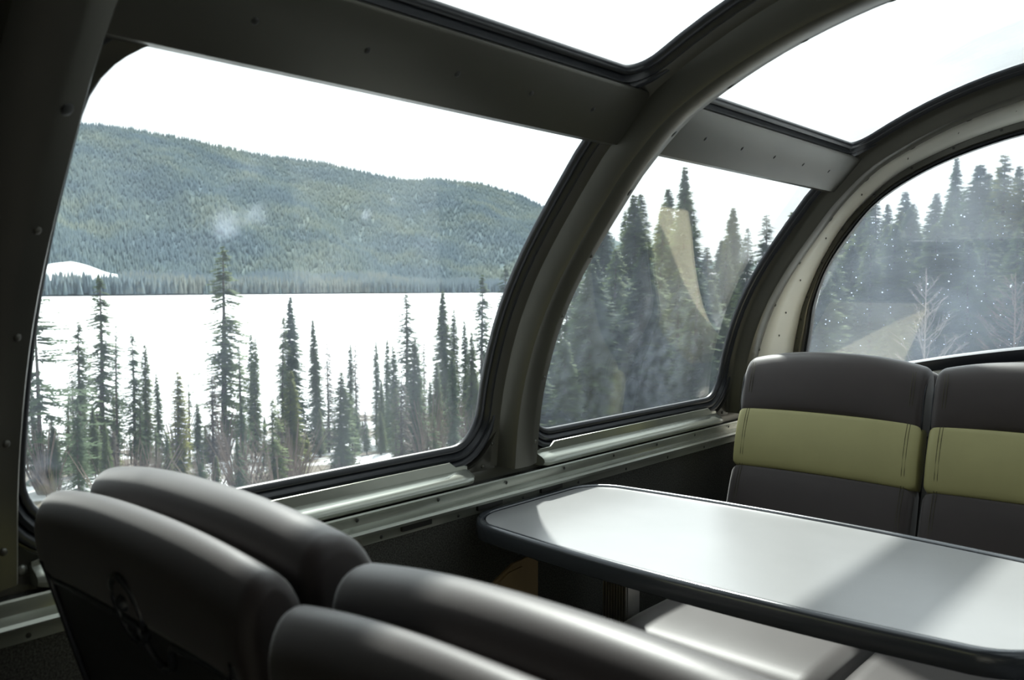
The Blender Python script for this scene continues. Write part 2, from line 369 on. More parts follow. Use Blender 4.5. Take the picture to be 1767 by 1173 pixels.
def rib(yc0, d1, idx, label, fe=0):
    o = empty('trim_%d' % idx, (XC, yc0, .5), label, 'dome rib', kind='structure')
    ss = np.linspace(s_lo, SL - s_lo, 90)
    def sec(s):
        u = min(1, abs(s - SL / 2) / (SL / 2)); d = d1 + .022 * (1 - u) ** 1.0 if d1 > .07 else d1
        e = .5 + .5 * 0
        return [(-.088, .002), (-.078, .008), (-.056, .022), (-.048, .030), (-.040, d - .012), (-.034, d - .003), (-.024, d), (.016 + fe, d), (.026 + fe, d - .002), (.052 + fe, d - .010), (.056 + fe, d - .018), (.060 + fe, .030), (.074, .018), (.090, .002), (.07, -.004), (-.07, -.004)]
    v = []; f = []; k = 16
    for s in ss:
        for (a, d) in sec(s): v.append(sp(yc0 + a, s, d))
    for i in range(len(ss) - 1):
        for a in range(k): f.append((i * k + a, i * k + (a + 1) % k, i * k + k + (a + 1) % k, i * k + k + a))
    f += [tuple(range(k))[::-1], tuple(range((len(ss) - 1) * k, len(ss) * k))]
    me = fixn(mesh('arch', [(p[0] - XC, p[1] - yc0, p[2] - .5) for p in v], f, PAINT, True, .55)); obj('arch', me, o)
    for k, s in enumerate(np.arange(s_lo + .055, SL / 2 + .2, .168)):
        u = min(1, abs(s - SL / 2) / (SL / 2)); d = d1 + .022 * (1 - u) if d1 > .07 else d1
        p = sp(yc0 + .033 + fe, s, d - .0035); n = cn(s); put_riv(o, RMH if k > 3 else RM, p, (n[0], .3, n[1]))
    return o
r0 = rib(RY[1], .076, 2, 'dark painted dome rib at the left edge, nearest the camera', .012)
r1 = rib(RY[2], .076, 3, 'broad dark painted dome rib curving up between the two side windows')
r2 = rib(RY[3], .064, 4, 'dark painted dome rib arching over the far green banded seats')

# headers between side and roof windows ------------------------------
def lin(p, q, t): return (p[0] + (q[0] - p[0]) * t, p[1] + (q[1] - p[1]) * t)
idx = 5
for bay in range(1, 3):
    for side in (1, -1):
        y0 = RY[bay] + .045; y1 = RY[bay + 1] - .045
        sec = [(-1.052, .297), (-1.026, .2945), (-1.020, .301), (-.947, .381), (-.945, .388), (-.955, .396), (-.975, .395)]
        lab = ('header panel of the rear bay, %s side', 'long dark header panel above the lake view window, %s side', 'light grey header panel with five screws above the table window, %s side')[bay] % ('left' if side > 0 else 'right')
        o = empty('trim_%d' % idx, (-1 if side > 0 else 2 * XC + 1, (y0 + y1) / 2, .34), lab, 'header', kind='structure'); idx += 1
        sec = [(x * .978, z * .978) for x, z in sec]
        sc = sec if side > 0 else [(2 * XC - x, z) for x, z in sec]
        v, f = extrude(sc, y0, y1); obj('panel', fixn(mesh('panel', [(p[0] - o.location[0], p[1] - o.location[1], p[2] - o.location[2]) for p in v], f, PAINT, True, .5)), o)
        if side > 0:
            for k in range(-1, 5):
                y = 1.332 - .18 * (4 - k) + (bay - 1) * PER + (.01 if bay == 2 else 0)
                if y < y0 + .02: continue
                put_riv(o, RMD, (-.964, y * .985, .3325), (.74, 0, -.67), 'screw')
spn = [(-.12, .612), (-.10, .590), (.02, .585), (.18, .585), (.30, .590), (.32, .612)]
v, f = extrude(spn, RY[1], RY[3]); o = obj('trim_%d' % idx, fixn(mesh('spine', [(x, y - 1, z - .6) for x, y, z in v], f, PAINT)), None, (0, 1, .6)); idx += 1
tag(o, 'painted roof spine running along the middle of the dome', 'beam', kind='structure')

# sill --------------------------------------------------------------
def sill_obj(name, sec, y0, y1, m, label, side=1, taper=None):
    global idx
    loc = (-1.31 * (1 if side > 0 else -1) + (0 if side > 0 else 2 * XC), (y0 + y1) / 2, -.42)
    sc = sec if side > 0 else [(2 * XC - x, z) for x, z in sec]
    v, f = extrude(sc, y0, y1)
    o = obj('trim_%d' % idx, fixn(mesh('strip', [(p[0] - loc[0], p[1] - loc[1], p[2] - loc[2]) for p in v], f, m, True, .6)), None, loc); idx += 1
    return tag(o, label, 'trim', kind='structure')
backsec = [(-1.352, -.400), (-1.345, -.408), (-1.340, -.425), (-1.338, -.450), (-1.37, -.450), (-1.37, -.400)]
railsec = [(-1.340, -.446), (-1.310, -.4365), (-1.306, -.4355), (-1.304, -.4385), (-1.3085, -.449), (-1.3075, -.459), (-1.299, -.4645), (-1.288, -.4655), (-1.2835, -.470), (-1.286, -.4765), (-1.294, -.479), (-1.303, -.480), (-1.305, -.484), (-1.306, -.501), (-1.309, -.503), (-1.325, -.503)]
for side in (1, -1):
    w = 'left' if side > 0 else 'right'
    sill_obj('back', backsec, RY[0], 2.92, PAINT, 'painted sill backing strip under the windows, %s wall' % w, side)
    r = sill_obj('rail', railsec, RY[0], 2.90, SILL, 'long brushed metal rail along the %s wall under the windows' % w, side)
    if side > 0:
        for k in range(14):
            y = .16 + .215 * k; put_riv(r, RMS, (-1.3045, y, -.447), (1, 0, 0), 'screw')
            put_riv(r, RMS, (-1.3055, y + .06, -.4925), (1, 0, .1), 'screw')
        for y in (1.14, 1.36, 1.58):
            obj('slot_clip', mesh('slot_clip', *box(-.004, .004, -.04, .04, -.006, .006), SCREW), r, (Vector((-1.302, y + .03, -.486)) - r.location))
# ledge + lip per bay
def ledge(side, k, label):
    global idx
    y0 = .45 + k * PER; y1 = 1.347 + k * PER
    l0 = .507 + k * PER; l1 = 1.297 + k * PER
    xs = (lambda x: x) if side > 0 else (lambda x: 2 * XC - x)
    ys = [y0, y0 + .012, l0 - .012, l0 + .006, l1 - .006, l1 + .012, y1 - .012, y1]
    lipz = [0, 0, 0, 1, 1, 0, 0, 0]; sc = [.6, 1, 1, 1, 1, 1, 1, .6]
    v = []; f = []
    for y, lp, q in zip(ys, lipz, sc):
        base = [(-1.345, -.400), (-1.3285, -.392 + .0125 * lp), (-1.3265, -.3925 + .0125 * lp), (-1.3265, -.4005), (-1.318, -.4045), (-1.307, -.409), (-1.299, -.4155), (-1.297, -.4215), (-1.301, -.4285), (-1.309, -.4325), (-1.325, -.434), (-1.345, -.434)]
        for x, z in base:
            x = -1.34 + (x + 1.34) * (1 if q == 1 else .8); z = -.415 + (z + .415) * (1 if q == 1 else .85); v.append((xs(x), y, z))
    n = 12
    for i in range(len(ys) - 1):
        for a in range(n): f.append((i * n + a, i * n + (a + 1) % n, i * n + n + (a + 1) % n, i * n + n + a))
    f += [tuple(range(n)), tuple(range((len(ys) - 1) * n, len(ys) * n))]
    loc = (xs(-1.31), (y0 + y1) / 2, -.42)
    o = obj('trim_%d' % idx, fixn(mesh('ledge', [(p[0] - loc[0], p[1] - loc[1], p[2] - loc[2]) for p in v], f, SILL, True, .6)), None, loc); idx += 1
    tag(o, label, 'window ledge', kind='structure')
ledge(1, 0, 'rounded metal ledge under the window with the lake view')
ledge(1, 1, 'rounded metal ledge under the window beside the table')
ledge(-1, 0, 'rounded metal ledge under the right hand window, near bay')
ledge(-1, 1, 'rounded metal ledge under the right hand window, far bay')

# gussets at the rib feet ---------------------------------------------
def gusset(ribo, yr, sgn, top=False):
    # plate between the rounded window corner, the rib side and the ledge
    r = .088; cyy = yr + sgn * (.085 + r); css = S_BOT + r; rr = r + .043; low = s_ratio(-.318); ri = yr + sgn * .045
    if top: r = .15; cyy = yr + sgn * (.085 + r); css = S_HB - r; rr = r + .002; low = S_HB + .06
    v = []; f = []; n = 12
    for k in range(n):
        a = math.radians(8 - 88 * k / (n - 1)) * (-1 if top else 1); dy, ds = -sgn * math.cos(a), math.sin(a)
        p0 = (cyy + dy * rr, css + ds * rr)
        t = abs(ri - p0[0]) / max(1e-6, abs(dy)); 
        if abs(ds) > .02 and (ds > 0) == top: t = min(t, max(.002, (low - p0[1]) / ds))
        p2 = (p0[0] + dy * t, p0[1] + ds * t); t1 = .22
        p1 = (p0[0] + (p2[0] - p0[0]) * t1, p0[1] + (p2[1] - p0[1]) * t1)
        v += [sp(*p0, -.004), sp(*p0, .026), sp(*p1, .020), sp(*p2, .020), sp(*p2, -.004)]
    for k in range(n - 1):
        for q in range(5): f.append((k * 5 + q, k * 5 + (q + 1) % 5, k * 5 + 5 + (q + 1) % 5, k * 5 + 5 + q))
    f += [tuple(range(5)), tuple(range((n - 1) * 5, n * 5))]
    return obj('gusset_plate', fixn(mesh('gusset_plate', [(a[0] - XC, a[1] - yr, a[2] - .5) for a in v], f, PAINT, True, .5)), ribo)
for rb, yr in ((r0, RY[1]), (r1, RY[2]), (r2, RY[3])):
    if yr < 2: gusset(rb, yr, 1, True).name = 'corner_plate'
    for sg in (-1, 1):
        gusset(rb, yr, sg)
        for (dy, ss, me) in ((.058, s_ratio(-.262), RM), (.086, s_ratio(-.298), RML if (yr < 1 and sg > 0) else RM)):
            q = sp(yr + sg * dy, ss, .0205); n = cn(ss); put_riv(rb, me, q, (n[0], sg * .25, n[1]))

# front end: arched window in a slanted plane ---------------------------
def fp(x, z, off=0):              # plane Y = 2.82 - .32 z, off pushes towards the cabin
    return (x, 2.82 - .32 * z - off * .952, z - off * .305)
fo = [(-1.262, -.30), (-1.243, -.208), (-1.217, -.125), (-1.187, -.045), (-1.113, .089), (-1.017, .214), (-.876, .33), (-.742, .391), (-.597, .435), (-.45, .462), (-.25, .483), (-.05, .494), (XC, .497)]
fo = catmull(fo + [(2 * XC - x, z) for x, z in fo[::-1][1:]], 6)
fi = [(-1.222, -.30), (-1.198, -.216), (-1.178, -.144), (-1.151, -.045), (-1.096, .07), (-1.011, .178), (-.915, .27), (-.777, .345), (-.622, .396), (-.47, .425), (-.25, .446), (-.05, .457), (XC, .460)]
fi = catmull(fi + [(2 * XC - x, z) for x, z in fi[::-1][1:]], 6)
nb = len(fi)
def botz(x): return -.135 - .105 * ((x - XC) / .93) ** 2
wo_ = empty('window_%d' % (wn + 1), fp(XC, 0), 'large arched front window with specked dusty glass behind the far seats', 'window', kind='structure')
def LW(v, o): return [(p[0] - o.location[0], p[1] - o.location[1], p[2] - o.location[2]) for p in v]
xs_ = np.linspace(-1.21, 2 * XC + 1.21, 60)
top = [float(np.interp(x, fi[:, 0], fi[:, 1])) for x in xs_]
v = []; f = []
for d in (0, -.008):
    for x, zt in zip(xs_, top):
        zb = min(botz(x), zt - .004)
        for k in range(7): v.append(fp(x, zb + (zt - zb) * k / 6, d))
L7 = len(xs_) * 7
for i in range(len(xs_) - 1):
    for k in range(6):
        q = (i * 7 + k, i * 7 + 7 + k, i * 7 + 8 + k, i * 7 + k + 1); f.append(q); f.append(tuple(a + L7 for a in q[::-1]))
for i in range(len(xs_) - 1):
    f.append((i * 7, L7 + i * 7, L7 + i * 7 + 7, i * 7 + 7)); f.append((i * 7 + 6, i * 7 + 13, L7 + i * 7 + 13, L7 + i * 7 + 6))
obj('pane', fixn(mesh('pane', LW(v, wo_), f, GF)), wo_)
def arch_strip(A, B, offs, m, name, par):       # A outer, B inner profiles; offs = [(t across, off)]
    v = []; f = []; k = len(offs)
    for a, b in zip(A, B):
        for t, o_ in offs: v.append(fp(a[0] + (b[0] - a[0]) * t, a[1] + (b[1] - a[1]) * t, o_))
    for i in range(len(A) - 1):
        for q in range(k):
            f.append((i * k + q, i * k + (q + 1) % k, i * k + k + (q + 1) % k, i * k + k + q))
    f += [tuple(range(k)), tuple(range((len(A) - 1) * k, len(A) * k))]
    return obj(name, fixn(mesh(name, LW(v, par), f, m, True, .6)), par)
arch_strip(fo, fi, [(-.05, -.01), (-.03, .010), (.02, .014), (.45, .018), (.60, .014), (.60, -.01)], PAINT, 'window_frame', wo_)
arch_strip(fo, fi, [(.60, .0), (.62, .018), (.78, .016), (.85, .010), (.95, .014), (1.08, .004), (1.08, -.004), (.6, -.01)], RUBBER, 'gasket', wo_)
for i in range(4, nb - 4, 5):
    p = fp(fo[i][0] + (fi[i][0] - fo[i][0]) * .14, fo[i][1] + (fi[i][1] - fo[i][1]) * .14, .015); put_riv(wo_, RMS, p, (0, -1, -.3), 'screw')
v = []; f = []                      # bottom rubber + bar
bx = np.linspace(-1.19, 2 * XC + 1.19, 40)
for x in bx:
    zb = botz(x)
    for (dz, o_) in ((.008, .0), (.010, .012), (-.004, .018), (-.022, .018), (-.03, .0), (-.03, -.02), (.008, -.02)): v.append(fp(x, zb + dz, o_))
for i in range(39):
    for q in range(7): f.append((i * 7 + q, i * 7 + (q + 1) % 7, i * 7 + 7 + (q + 1) % 7, i * 7 + 7 + q))
f += [tuple(range(7)), tuple(range(39 * 7, 40 * 7))]
obj('bottom_gasket', fixn(mesh('bottom_gasket', LW(v, wo_), f, RUBBER, True, .6)), wo_)
# cream tunnel lining between last rib and the front window
o = empty('trim_%d' % idx, (XC, 2.78, .3), 'cream painted curved lining between the last rib and the front window', 'lining', kind='structure'); idx += 1
v = []; f = []; st = np.linspace(0, 1, 4)
cc = np.array([XC, -.5]); sg_ = np.linspace(s_lo - .1, SL - s_lo + .1, 400); crn = np.array([cs(q) + .050 * cn(q) for q in sg_])
cang = np.arctan2(crn[:, 0] - cc[0], crn[:, 1] - cc[1])
def crown_at(a):
    an = math.atan2(a[0] - cc[0], a[1] - cc[1]); return np.array([np.interp(an, cang, crn[:, 0]), np.interp(an, cang, crn[:, 1])])
for i in range(nb):
    a = fo[i]; c0 = crown_at(a)
    for t in st:
        yb = 2.82 - .32 * a[1]; y = RY[3] + .045 + (yb - RY[3] - .045) * t; p = c0 + (np.array(a) - c0) * t; v.append((p[0], y, p[1]))
for i in range(nb - 1):
    for q in range(3): f.append((i * 4 + q, i * 4 + q + 1, i * 4 + 4 + q + 1, i * 4 + 4 + q))
me = mesh('lining_sheet', LW(v, o), f, CREAM, True); q = obj('lining_sheet', me, o); md = q.modifiers.new('thick', 'SOLIDIFY'); md.thickness = .006; md.offset = 0
for i in range(3, nb - 3, 6):
    a = fo[i]; c0 = crown_at(a); yb = 2.82 - .32 * a[1]; yy = RY[3] + .045 + (yb - RY[3] - .045) * .45
    nrm = (np.array([XC, 0]) - np.array(a)); nrm /= np.linalg.norm(nrm)
    q_ = c0 + (np.array(a) - c0) * .45; p = (q_[0] + nrm[0] * .004, yy, q_[1] + nrm[1] * .004); put_riv(o, RMS, p, (nrm[0], 0, nrm[1]), 'screw')

# shell of the car: walls, floor ----------------------------------------
def wall(name, b, m, label, cat='wall'):
    v, f = box(*b); c = ((b[0] + b[1]) / 2, (b[2] + b[3]) / 2, b[4])
    o = obj(name, mesh(name, [(x - c[0], y - c[1], z - c[2]) for x, y, z in v], f, m), None, c); return tag(o, label, cat, kind='structure')
wall('wall_left', (-1.37, -1.309, -.52, 2.95, -1.25, -.44), CARPET, 'charcoal carpet covered lower wall under the left windows')
wall('wall_right', (2 * XC + 1.309, 2 * XC + 1.37, -.52, 2.95, -1.25, -.44), CARPET, 'charcoal carpet covered lower wall under the right windows')
v = []; f = []; ss = np.linspace(s_ratio(-.33), SL - s_ratio(-.33), 60)
for s_ in ss:
    for (y, d) in ((-.58, .0), (RY[1] - .08, .0), (RY[1] - .08, .02), (-.58, .02)): v.append(sp(y, s_, d))
for i in range(59):
    for q in range(4): f.append((i * 4 + q, i * 4 + (q + 1) % 4, i * 4 + 4 + (q + 1) % 4, i * 4 + 4 + q))
o = obj('ceiling', fixn(mesh('ceiling', [(a - XC, b, c - .6) for a, b, c in v], f, PAINT, True, .6)), None, (XC, 0, .6)); tag(o, 'closed painted shell of the dome over the camera', 'ceiling', kind='structure')
wall('floor', (-1.37, 2 * XC + 1.37, -.52, 3.2, -1.30, -1.25), FLOORC, 'dark carpeted dome floor', 'floor')
wall('wall_back', (-1.37, 2 * XC + 1.37, -.58, -.52, -1.25, .62), TANW, 'tan bulkhead closing the dome behind the camera')
# front bulkhead under the window follows its curved bottom edge
v = []; f = []
bx = np.linspace(-1.33, 2 * XC + 1.33, 40)
for x in bx:
    zb = botz(max(-1.19, min(2 * XC + 1.19, x))) - .02
    for (y, z) in ((fp(0, zb)[1] + .03, zb), (fp(0, zb)[1] - .012, zb), (fp(0, zb)[1] - .012, -1.25), (fp(0, zb)[1] + .03, -1.25)): v.append((x, y, z))
for i in range(39):
    for q in range(4): f.append((i * 4 + q, i * 4 + (q + 1) % 4, i * 4 + 4 + (q + 1) % 4, i * 4 + 4 + q))
f += [(0, 1, 2, 3), tuple(range(156, 160))]
o = obj('wall_front', fixn(mesh('wall_front', [(x, y - 2.9, z + .7) for x, y, z in v], f, CREAM)), None, (0, 2.9, -.7)); tag(o, 'cream bulkhead below the arched front window', 'wall', kind='structure')
# wall fittings under the table
o = empty('wall_plate', (-1.309, 1.47, -.68), 'tan painted metal cover plate on the carpeted wall under the table', 'cover plate')
pl = [(-.11, -.16), (.092, -.16), (.092, .022), (.06, .042), (.0, .038), (-.06, .012), (-.11, -.01)]
v = [(.0, y, z) for y, z in pl] + [(.006, y, z) for y, z in pl]; n = len(pl)
obj('plate', fixn(mesh('plate', v, [tuple(range(n)), tuple(range(n, 2 * n))] + [(i, (i + 1) % n, n + (i + 1) % n, n + i) for i in range(n)], TAN)), o)
pl2 = [(-.10, -.03), (.03, -.03), (.03, .026), (-.02, .022), (-.06, .004)]; n = 5
v = [(.006, y, z) for y, z in pl2] + [(.011, y, z) for y, z in pl2]
obj('patch', fixn(mesh('patch', v, [tuple(range(n)), tuple(range(n, 2 * n))] + [(i, (i + 1) % n, n + (i + 1) % n, n + i) for i in range(n)], TAN)), o)
put_riv(o, RMD, Vector((-1.298, 1.42, -.695)), (1, 0, 0), 'screw')

o = empty('front_console', (-1.10, 2.70, -1.25), 'cream painted console box on the floor between the far seats and the front window', 'console', kind='structure')
v, f = box(-.15, .195, -.165, .13, 0, .955); me = mesh('console_body', v, f, CREAM); q = obj('console_body', me, o); b_ = q.modifiers.new('b', 'BEVEL'); b_.width = .012; b_.segments = 3
v, f = box(-.155, .20, -.17, .135, .955, .980); me = mesh('console_top', v, f, BEIGE); q = obj('console_top', me, o); b_ = q.modifiers.new('b', 'BEVEL'); b_.width = .006; b_.segments = 2
# ------------------------------------------------------------------ table
TZ = -.497
def outline(inset, n=10):
    x0, x1, r = -1.298 + inset, -.195 - inset, .115 - inset; yc, xm = 1.525, (x0 + x1) / 2
    def hw(x): u = (x - xm) / ((x1 - x0) / 2); return .236 + .040 * (1 - u * u) - inset
    P = []
    h0 = hw(x0 + r); h1 = hw(x1 - r)
    for k in range(n + 1): a = math.radians(180 + 90 * k / n); P.append((x0 + r + r * math.cos(a), yc - h0 + r + r * math.sin(a)))
    for k in range(1, 16): x = x0 + r + (x1 - x0 - 2 * r) * k / 16; P.append((x, yc - hw(x)))
    for k in range(n + 1): a = math.radians(270 + 90 * k / n); P.append((x1 - r + r * math.cos(a), yc - h1 + r + r * math.sin(a)))
    for k in range(n + 1): a = math.radians(90 * k / n); P.append((x1 - r + r * math.cos(a), yc + h1 - r + r * math.sin(a)))
    for k in range(15, 0, -1): x = x0 + r + (x1 - x0 - 2 * r) * k / 16; P.append((x, yc + hw(x)))
    for k in range(n + 1): a = math.radians(90 + 90 * k / n); P.append((x0 + r + r * math.cos(a), yc + h0 - r + r * math.sin(a)))
    return P
tb = empty('dining_table', (-.75, 1.525, -1.25), 'grey topped booth table with rounded corners fixed to the wall under the window', 'table')
def TL(v): return [(x + .75, y - 1.525, z + 1.25) for x, y, z in v]
O1 = outline(.0195); n = len(O1)
v = [(x, y, TZ) for x, y in O1] + [(x, y, TZ - .024) for x, y in O1]
f = [tuple(range(n)), tuple(range(n, 2 * n))[::-1]] + [(i, n + i, n + (i + 1) % n, (i + 1) % n) for i in range(n)]
obj('tabletop', fixn(mesh('tabletop', TL(v), f, TOP)), tb)
v = []; f = []; secs = [(.0172, TZ - .004), (.0168, TZ + .0012), (.0140, TZ + .0040), (.0090, TZ + .0052), (.0040, TZ + .0038), (.0008, TZ - .0005), (0, TZ - .005), (0, TZ - .030), (.003, TZ - .034), (.012, TZ - .034), (.012, TZ - .02)]
k = len(secs)
rings = [outline(i_) for i_, _ in secs]
for i in range(n):
    for q in range(k): v.append((rings[q][i][0], rings[q][i][1], secs[q][1]))
for i in range(n):
    j = (i + 1) % n
    for q in range(k): f.append((i * k + q, i * k + (q + 1) % k, j * k + (q + 1) % k, j * k + q))
obj('edge_moulding', fixn(mesh('edge_moulding', TL(v), f, EDGE, True, .7)), tb, label='glossy dark edge moulding')
v, f = box(-1.27, -.35, 1.40, 1.65, TZ - .05, TZ - .033); obj('underframe', mesh('underframe', TL(v), f, EDGE), tb)
rv = []
for k in range(9): rv.append(box(-1.21 + k * .008, -1.206 + k * .008, 1.70, 1.76, -1.25, TZ - .034))
rv.append(box(-1.212, -1.14, 1.706, 1.754, -1.25, TZ - .034)); v, f = join(*rv)
obj('leg', mesh('leg', TL(v), f, STEEL), tb, label='ribbed metal table leg beside the wall')

# ------------------------------------------------------------------ seats
SW = .496
def pad(loop, rec, piv, Ltop, w=SW, r=.018, arch=.030, inset=0, nx=22):
    """loop in (a forward, b from the top); recline applied about the seat pivot; returns verts in seat space (x, y forward, z)"""
    lo = catmull(list(loop) + [loop[0]], 3)[:-1]; ca = lo.mean(0); ext = (lo.max(0) - lo.min(0)) / 2
    xs = []; 
    for k in range(9): xs.append(-w / 2 + r * (1 - math.cos(math.radians(90 * k / 8))))
    xs += list(np.linspace(-w / 2 + r, w / 2 - r, nx)[1:-1]); xs += [-x for x in xs[:9][::-1]]
    v = []; f = []; n = len(lo)
    for x in xs:
        e = max(0, abs(x) - (w / 2 - r)) / r; ins = r * (1 - math.sqrt(max(0, 1 - e * e))) + inset
        sc = np.maximum(.15, (ext - ins) / ext)
        for p in lo:
            a, b = ca + (p - ca) * sc; b -= arch * (abs(2 * x / w) ** 2.4)
            aa = a; bb = Ltop + b
            y = aa * math.cos(rec) - bb * math.sin(rec) + piv[0]; z = aa * math.sin(rec) + bb * math.cos(rec) + piv[1]
            v.append((x, y, z))
    for i in range(len(xs) - 1):
        for q in range(n): f.append((i * n + q, i * n + (q + 1) % n, i * n + n + (q + 1) % n, i * n + n + q))
    f += [tuple(range(n))[::-1], tuple(range((len(xs) - 1) * n, len(xs) * n))]
    return v, f
def make_seat(label, top, group, ar=.030):
    rec = math.radians(15.5); pz = .42; Lt = (top - pz) / math.cos(rec); pv = (0, pz)
    o = empty('train_seat', (0, 0, 0), label, 'seat', group)
    def T(x, a, b):
        bb = Lt + b; return (x, a * math.cos(rec) - bb * math.sin(rec), a * math.sin(rec) + bb * math.cos(rec) + pz)
    headF = [(-.006, -.178), (.004, -.165), (.010, -.12), (.008, -.065), (-.003, -.026), (-.024, -.005), (-.048, 0), (-.068, -.012), (-.079, -.040), (-.080, -.09), (-.08, -.178)]
    headR = [(-.081, -.178), (-.081, -.09), (-.082, -.038), (-.094, -.010), (-.113, .002), (-.136, -.003), (-.157, -.028), (-.166, -.07), (-.163, -.105), (-.14, -.13), (-.10, -.178)]
    obj('headrest', fixn(mesh('headrest', *pad(headF, rec, pv, Lt, arch=ar), LEATHER, True)), o)
    headR = [(-.081 + (a + .081) * .85, b - .002) for a, b in headR]
    obj('back_pad', fixn(mesh('back_pad', *pad(headR, rec, pv, Lt, arch=ar), LEATHER, True)), o)
    band = [(-.004, -.344), (.006, -.335), (.013, -.29), (.014, -.24), (.008, -.19), (-.004, -.177), (-.07, -.177), (-.07, -.344)]
    obj('backrest_band', fixn(mesh('backrest_band', *pad(band, rec, pv, Lt, r=.02, arch=.006), GREEN, True)), o, label='olive green leather band across the backrest')
    low = [(.000, -.63), (.02, -.62), (.018, -.50), (.012, -.40), (.004, -.352), (-.006, -.343), (-.07, -.343), (-.07, -.63)]
    obj('backrest', fixn(mesh('backrest', *pad(low, rec, pv, Lt, r=.03, arch=.004), LEATHER, True)), o)
    # shell: shallow tray behind
    sh = [(-.072, -.12), (-.150, -.096), (-.1665, -.100), (-.1675, -.18), (-.155, -.60), (-.10, -.64), (-.072, -.64)]
    sh = [(a + .018 if a < -.08 else a, b) for a, b in sh]
    v = []; f = []; n = len(sh); xs = [-.244, -.238, .238, .244]
    for i, x in enumerate(xs):
        for a, b in sh: v.append(T(x, a if i in (1, 2) or a > -.1 else a + .008, b))
    for i in range(3):
        for q in range(n): f.append((i * n + q, i * n + (q + 1) % n, i * n + n + (q + 1) % n, i * n + n + q))
    f += [tuple(range(n))[::-1], tuple(range(3 * n, 4 * n))]
    s = obj('rear_shell', fixn(mesh('rear_shell', v, f, SHELL)), o, label='black plastic rear shell')
    ra = -.151
    path = [(-.222, -.62), (-.222, -.13), (-.205, -.112), (0, -.112), (.02, -.122), (.04, -.145), (.06, -.152), (.078, -.142), (.09, -.118), (.11, -.112), (.205, -.112), (.222, -.13), (.222, -.62)]
    cp = catmull(path, 4)
    # panel bead, dips under the latch (mirrored so the dip sits towards the left from behind)
    v, f = tube([T(x, ra + .000 + (.012 if b < -.3 else 0) * min(1, (-.3 - b) / .3 if b < -.3 else 0), b) for x, b in cp], .0048, 6)
    obj('panel_bead', fixn(mesh('panel_bead', v, f, EDGE, True)), s)
    ov = [(.012 + .030 * math.cos(t), -.094 + .040 * math.sin(t)) for t in np.linspace(0, 2 * math.pi, 25)[:-1]]
    v, f = tube([T(x, -.152, b) for x, b in ov], .0045, 6, True); obj('latch_ring', fixn(mesh('latch_ring', v, f, EDGE, True)), s)
    v = [T(x, -.1515, b) for x, b in ov]; obj('latch_recess', mesh('latch_recess', v + [T(x, -.145, b) for x, b in ov], [tuple(range(24))] + [(i, (i + 1) % 24, 24 + (i + 1) % 24, 24 + i) for i in range(24)], RUBBER), s)
    kb = obj('latch', rivmesh(EDGE, .011, .012), s); kb.location = T(.008, -.152, -.086); kb.rotation_euler = (math.radians(90 - 15), 0, 0)
    # seams on the front at the aisle edge
    for sx in (1, -1):
        for dx in (.0, .007):
            x = sx * (.222 - dx)
            v, f = tube([T(x, a, b) for a, b in ((.008, -.05), (.0108, -.09), (.0108, -.13), (.006, -.168), (.005, -.180), (.0125, -.215), (.0146, -.26), (.0118, -.31), (.004, -.340), (.007, -.358), (.0135, -.41), (.0165, -.50), (.018, -.58))], .0007, 4)
            obj('seam', mesh('seam', v, f, SEAM, True), o)
    # welt along the side of the head pads
    for sx in (1, -1):
        lo = catmull([(-.004, -.17), (.002, -.08), (-.010, -.045), (-.040, -.030), (-.068, -.046), (-.079, -.07), (-.092, -.048), (-.108, -.034), (-.128, -.050), (-.133, -.09), (-.131, -.105)], 3)
        v, f = tube([T(sx * (SW / 2 - .002), a, b - .030) for a, b in lo], .0022, 5); obj('welt', mesh('welt', v, f, RUBBER, True), o)
    # cushion
    cu = catmull([(.02, .30), (.02, .44), (.12, .458), (.30, .462), (.44, .462), (.50, .452), (.535, .42), (.535, .35), (.51, .31)], 4)
    cu = [tuple(p) for p in cu]; n = len(cu); v = []; f = []; cm = np.array(cu).mean(0)
    xs = [-SW / 2, -SW / 2 + .004, -SW / 2 + .016, -SW / 2 + .035] + list(np.linspace(-.2, .2, 9)) + [SW / 2 - .035, SW / 2 - .016, SW / 2 - .004, SW / 2]
    for x in xs:
        e = max(0, abs(x) - (SW / 2 - .035)) / .035; ins = .03 * (1 - math.sqrt(max(0, 1 - e * e)))
        for (y, z) in cu: v.append((x, y + (-ins if y > cm[0] else ins) * min(1, abs(y - cm[0]) / .1), z + (-ins if z > cm[1] else ins) * min(1, abs(z - cm[1]) / .05)))
    for i in range(len(xs) - 1):
        for q in range(n): f.append((i * n + q, i * n + (q + 1) % n, i * n + n + (q + 1) % n, i * n + n + q))
    f += [tuple(range(n))[::-1], tuple(range((len(xs) - 1) * n, len(xs) * n))]
    obj('seat_cushion', fixn(mesh('seat_cushion', v, f, LEATHER, True, 1.0)), o)
    v, f = box(-.235, .235, -.02, .46, .0, .30); obj('seat_base', mesh('seat_base', v, f, SHELL), o)
    return o
NEARTOP, FARTOP = 1.036, 1.082
near = make_seat('brown leather seat beside the lake window, seen from behind, a latch on its black shell', NEARTOP, 'seats in the foreground', .021)
near.location = (-.907, 0, -1.245)
off_n = (NEARTOP - .42) * math.tan(math.radians(15.5))
NY = .518 + off_n
near.location.y = NY
n2 = copy_tree(near); n2.location.x = -.386; n2.location.z = -1.263; n2['label'] = 'brown leather foreground seat on the aisle side, right of the seat with the latch'
far = make_seat('green banded brown leather seat beside the window behind the table, shown whole', FARTOP, 'seats facing the camera behind the table')
off_f = (FARTOP - .42) * math.tan(math.radians(15.5))
far.rotation_euler = (0, 0, math.pi); far.location = (-.898, 2.335 - off_f, -1.25)
f2 = copy_tree(far); f2.location.x = -.384; f2['label'] = 'green banded brown leather seat on the aisle side, cut by the right edge'

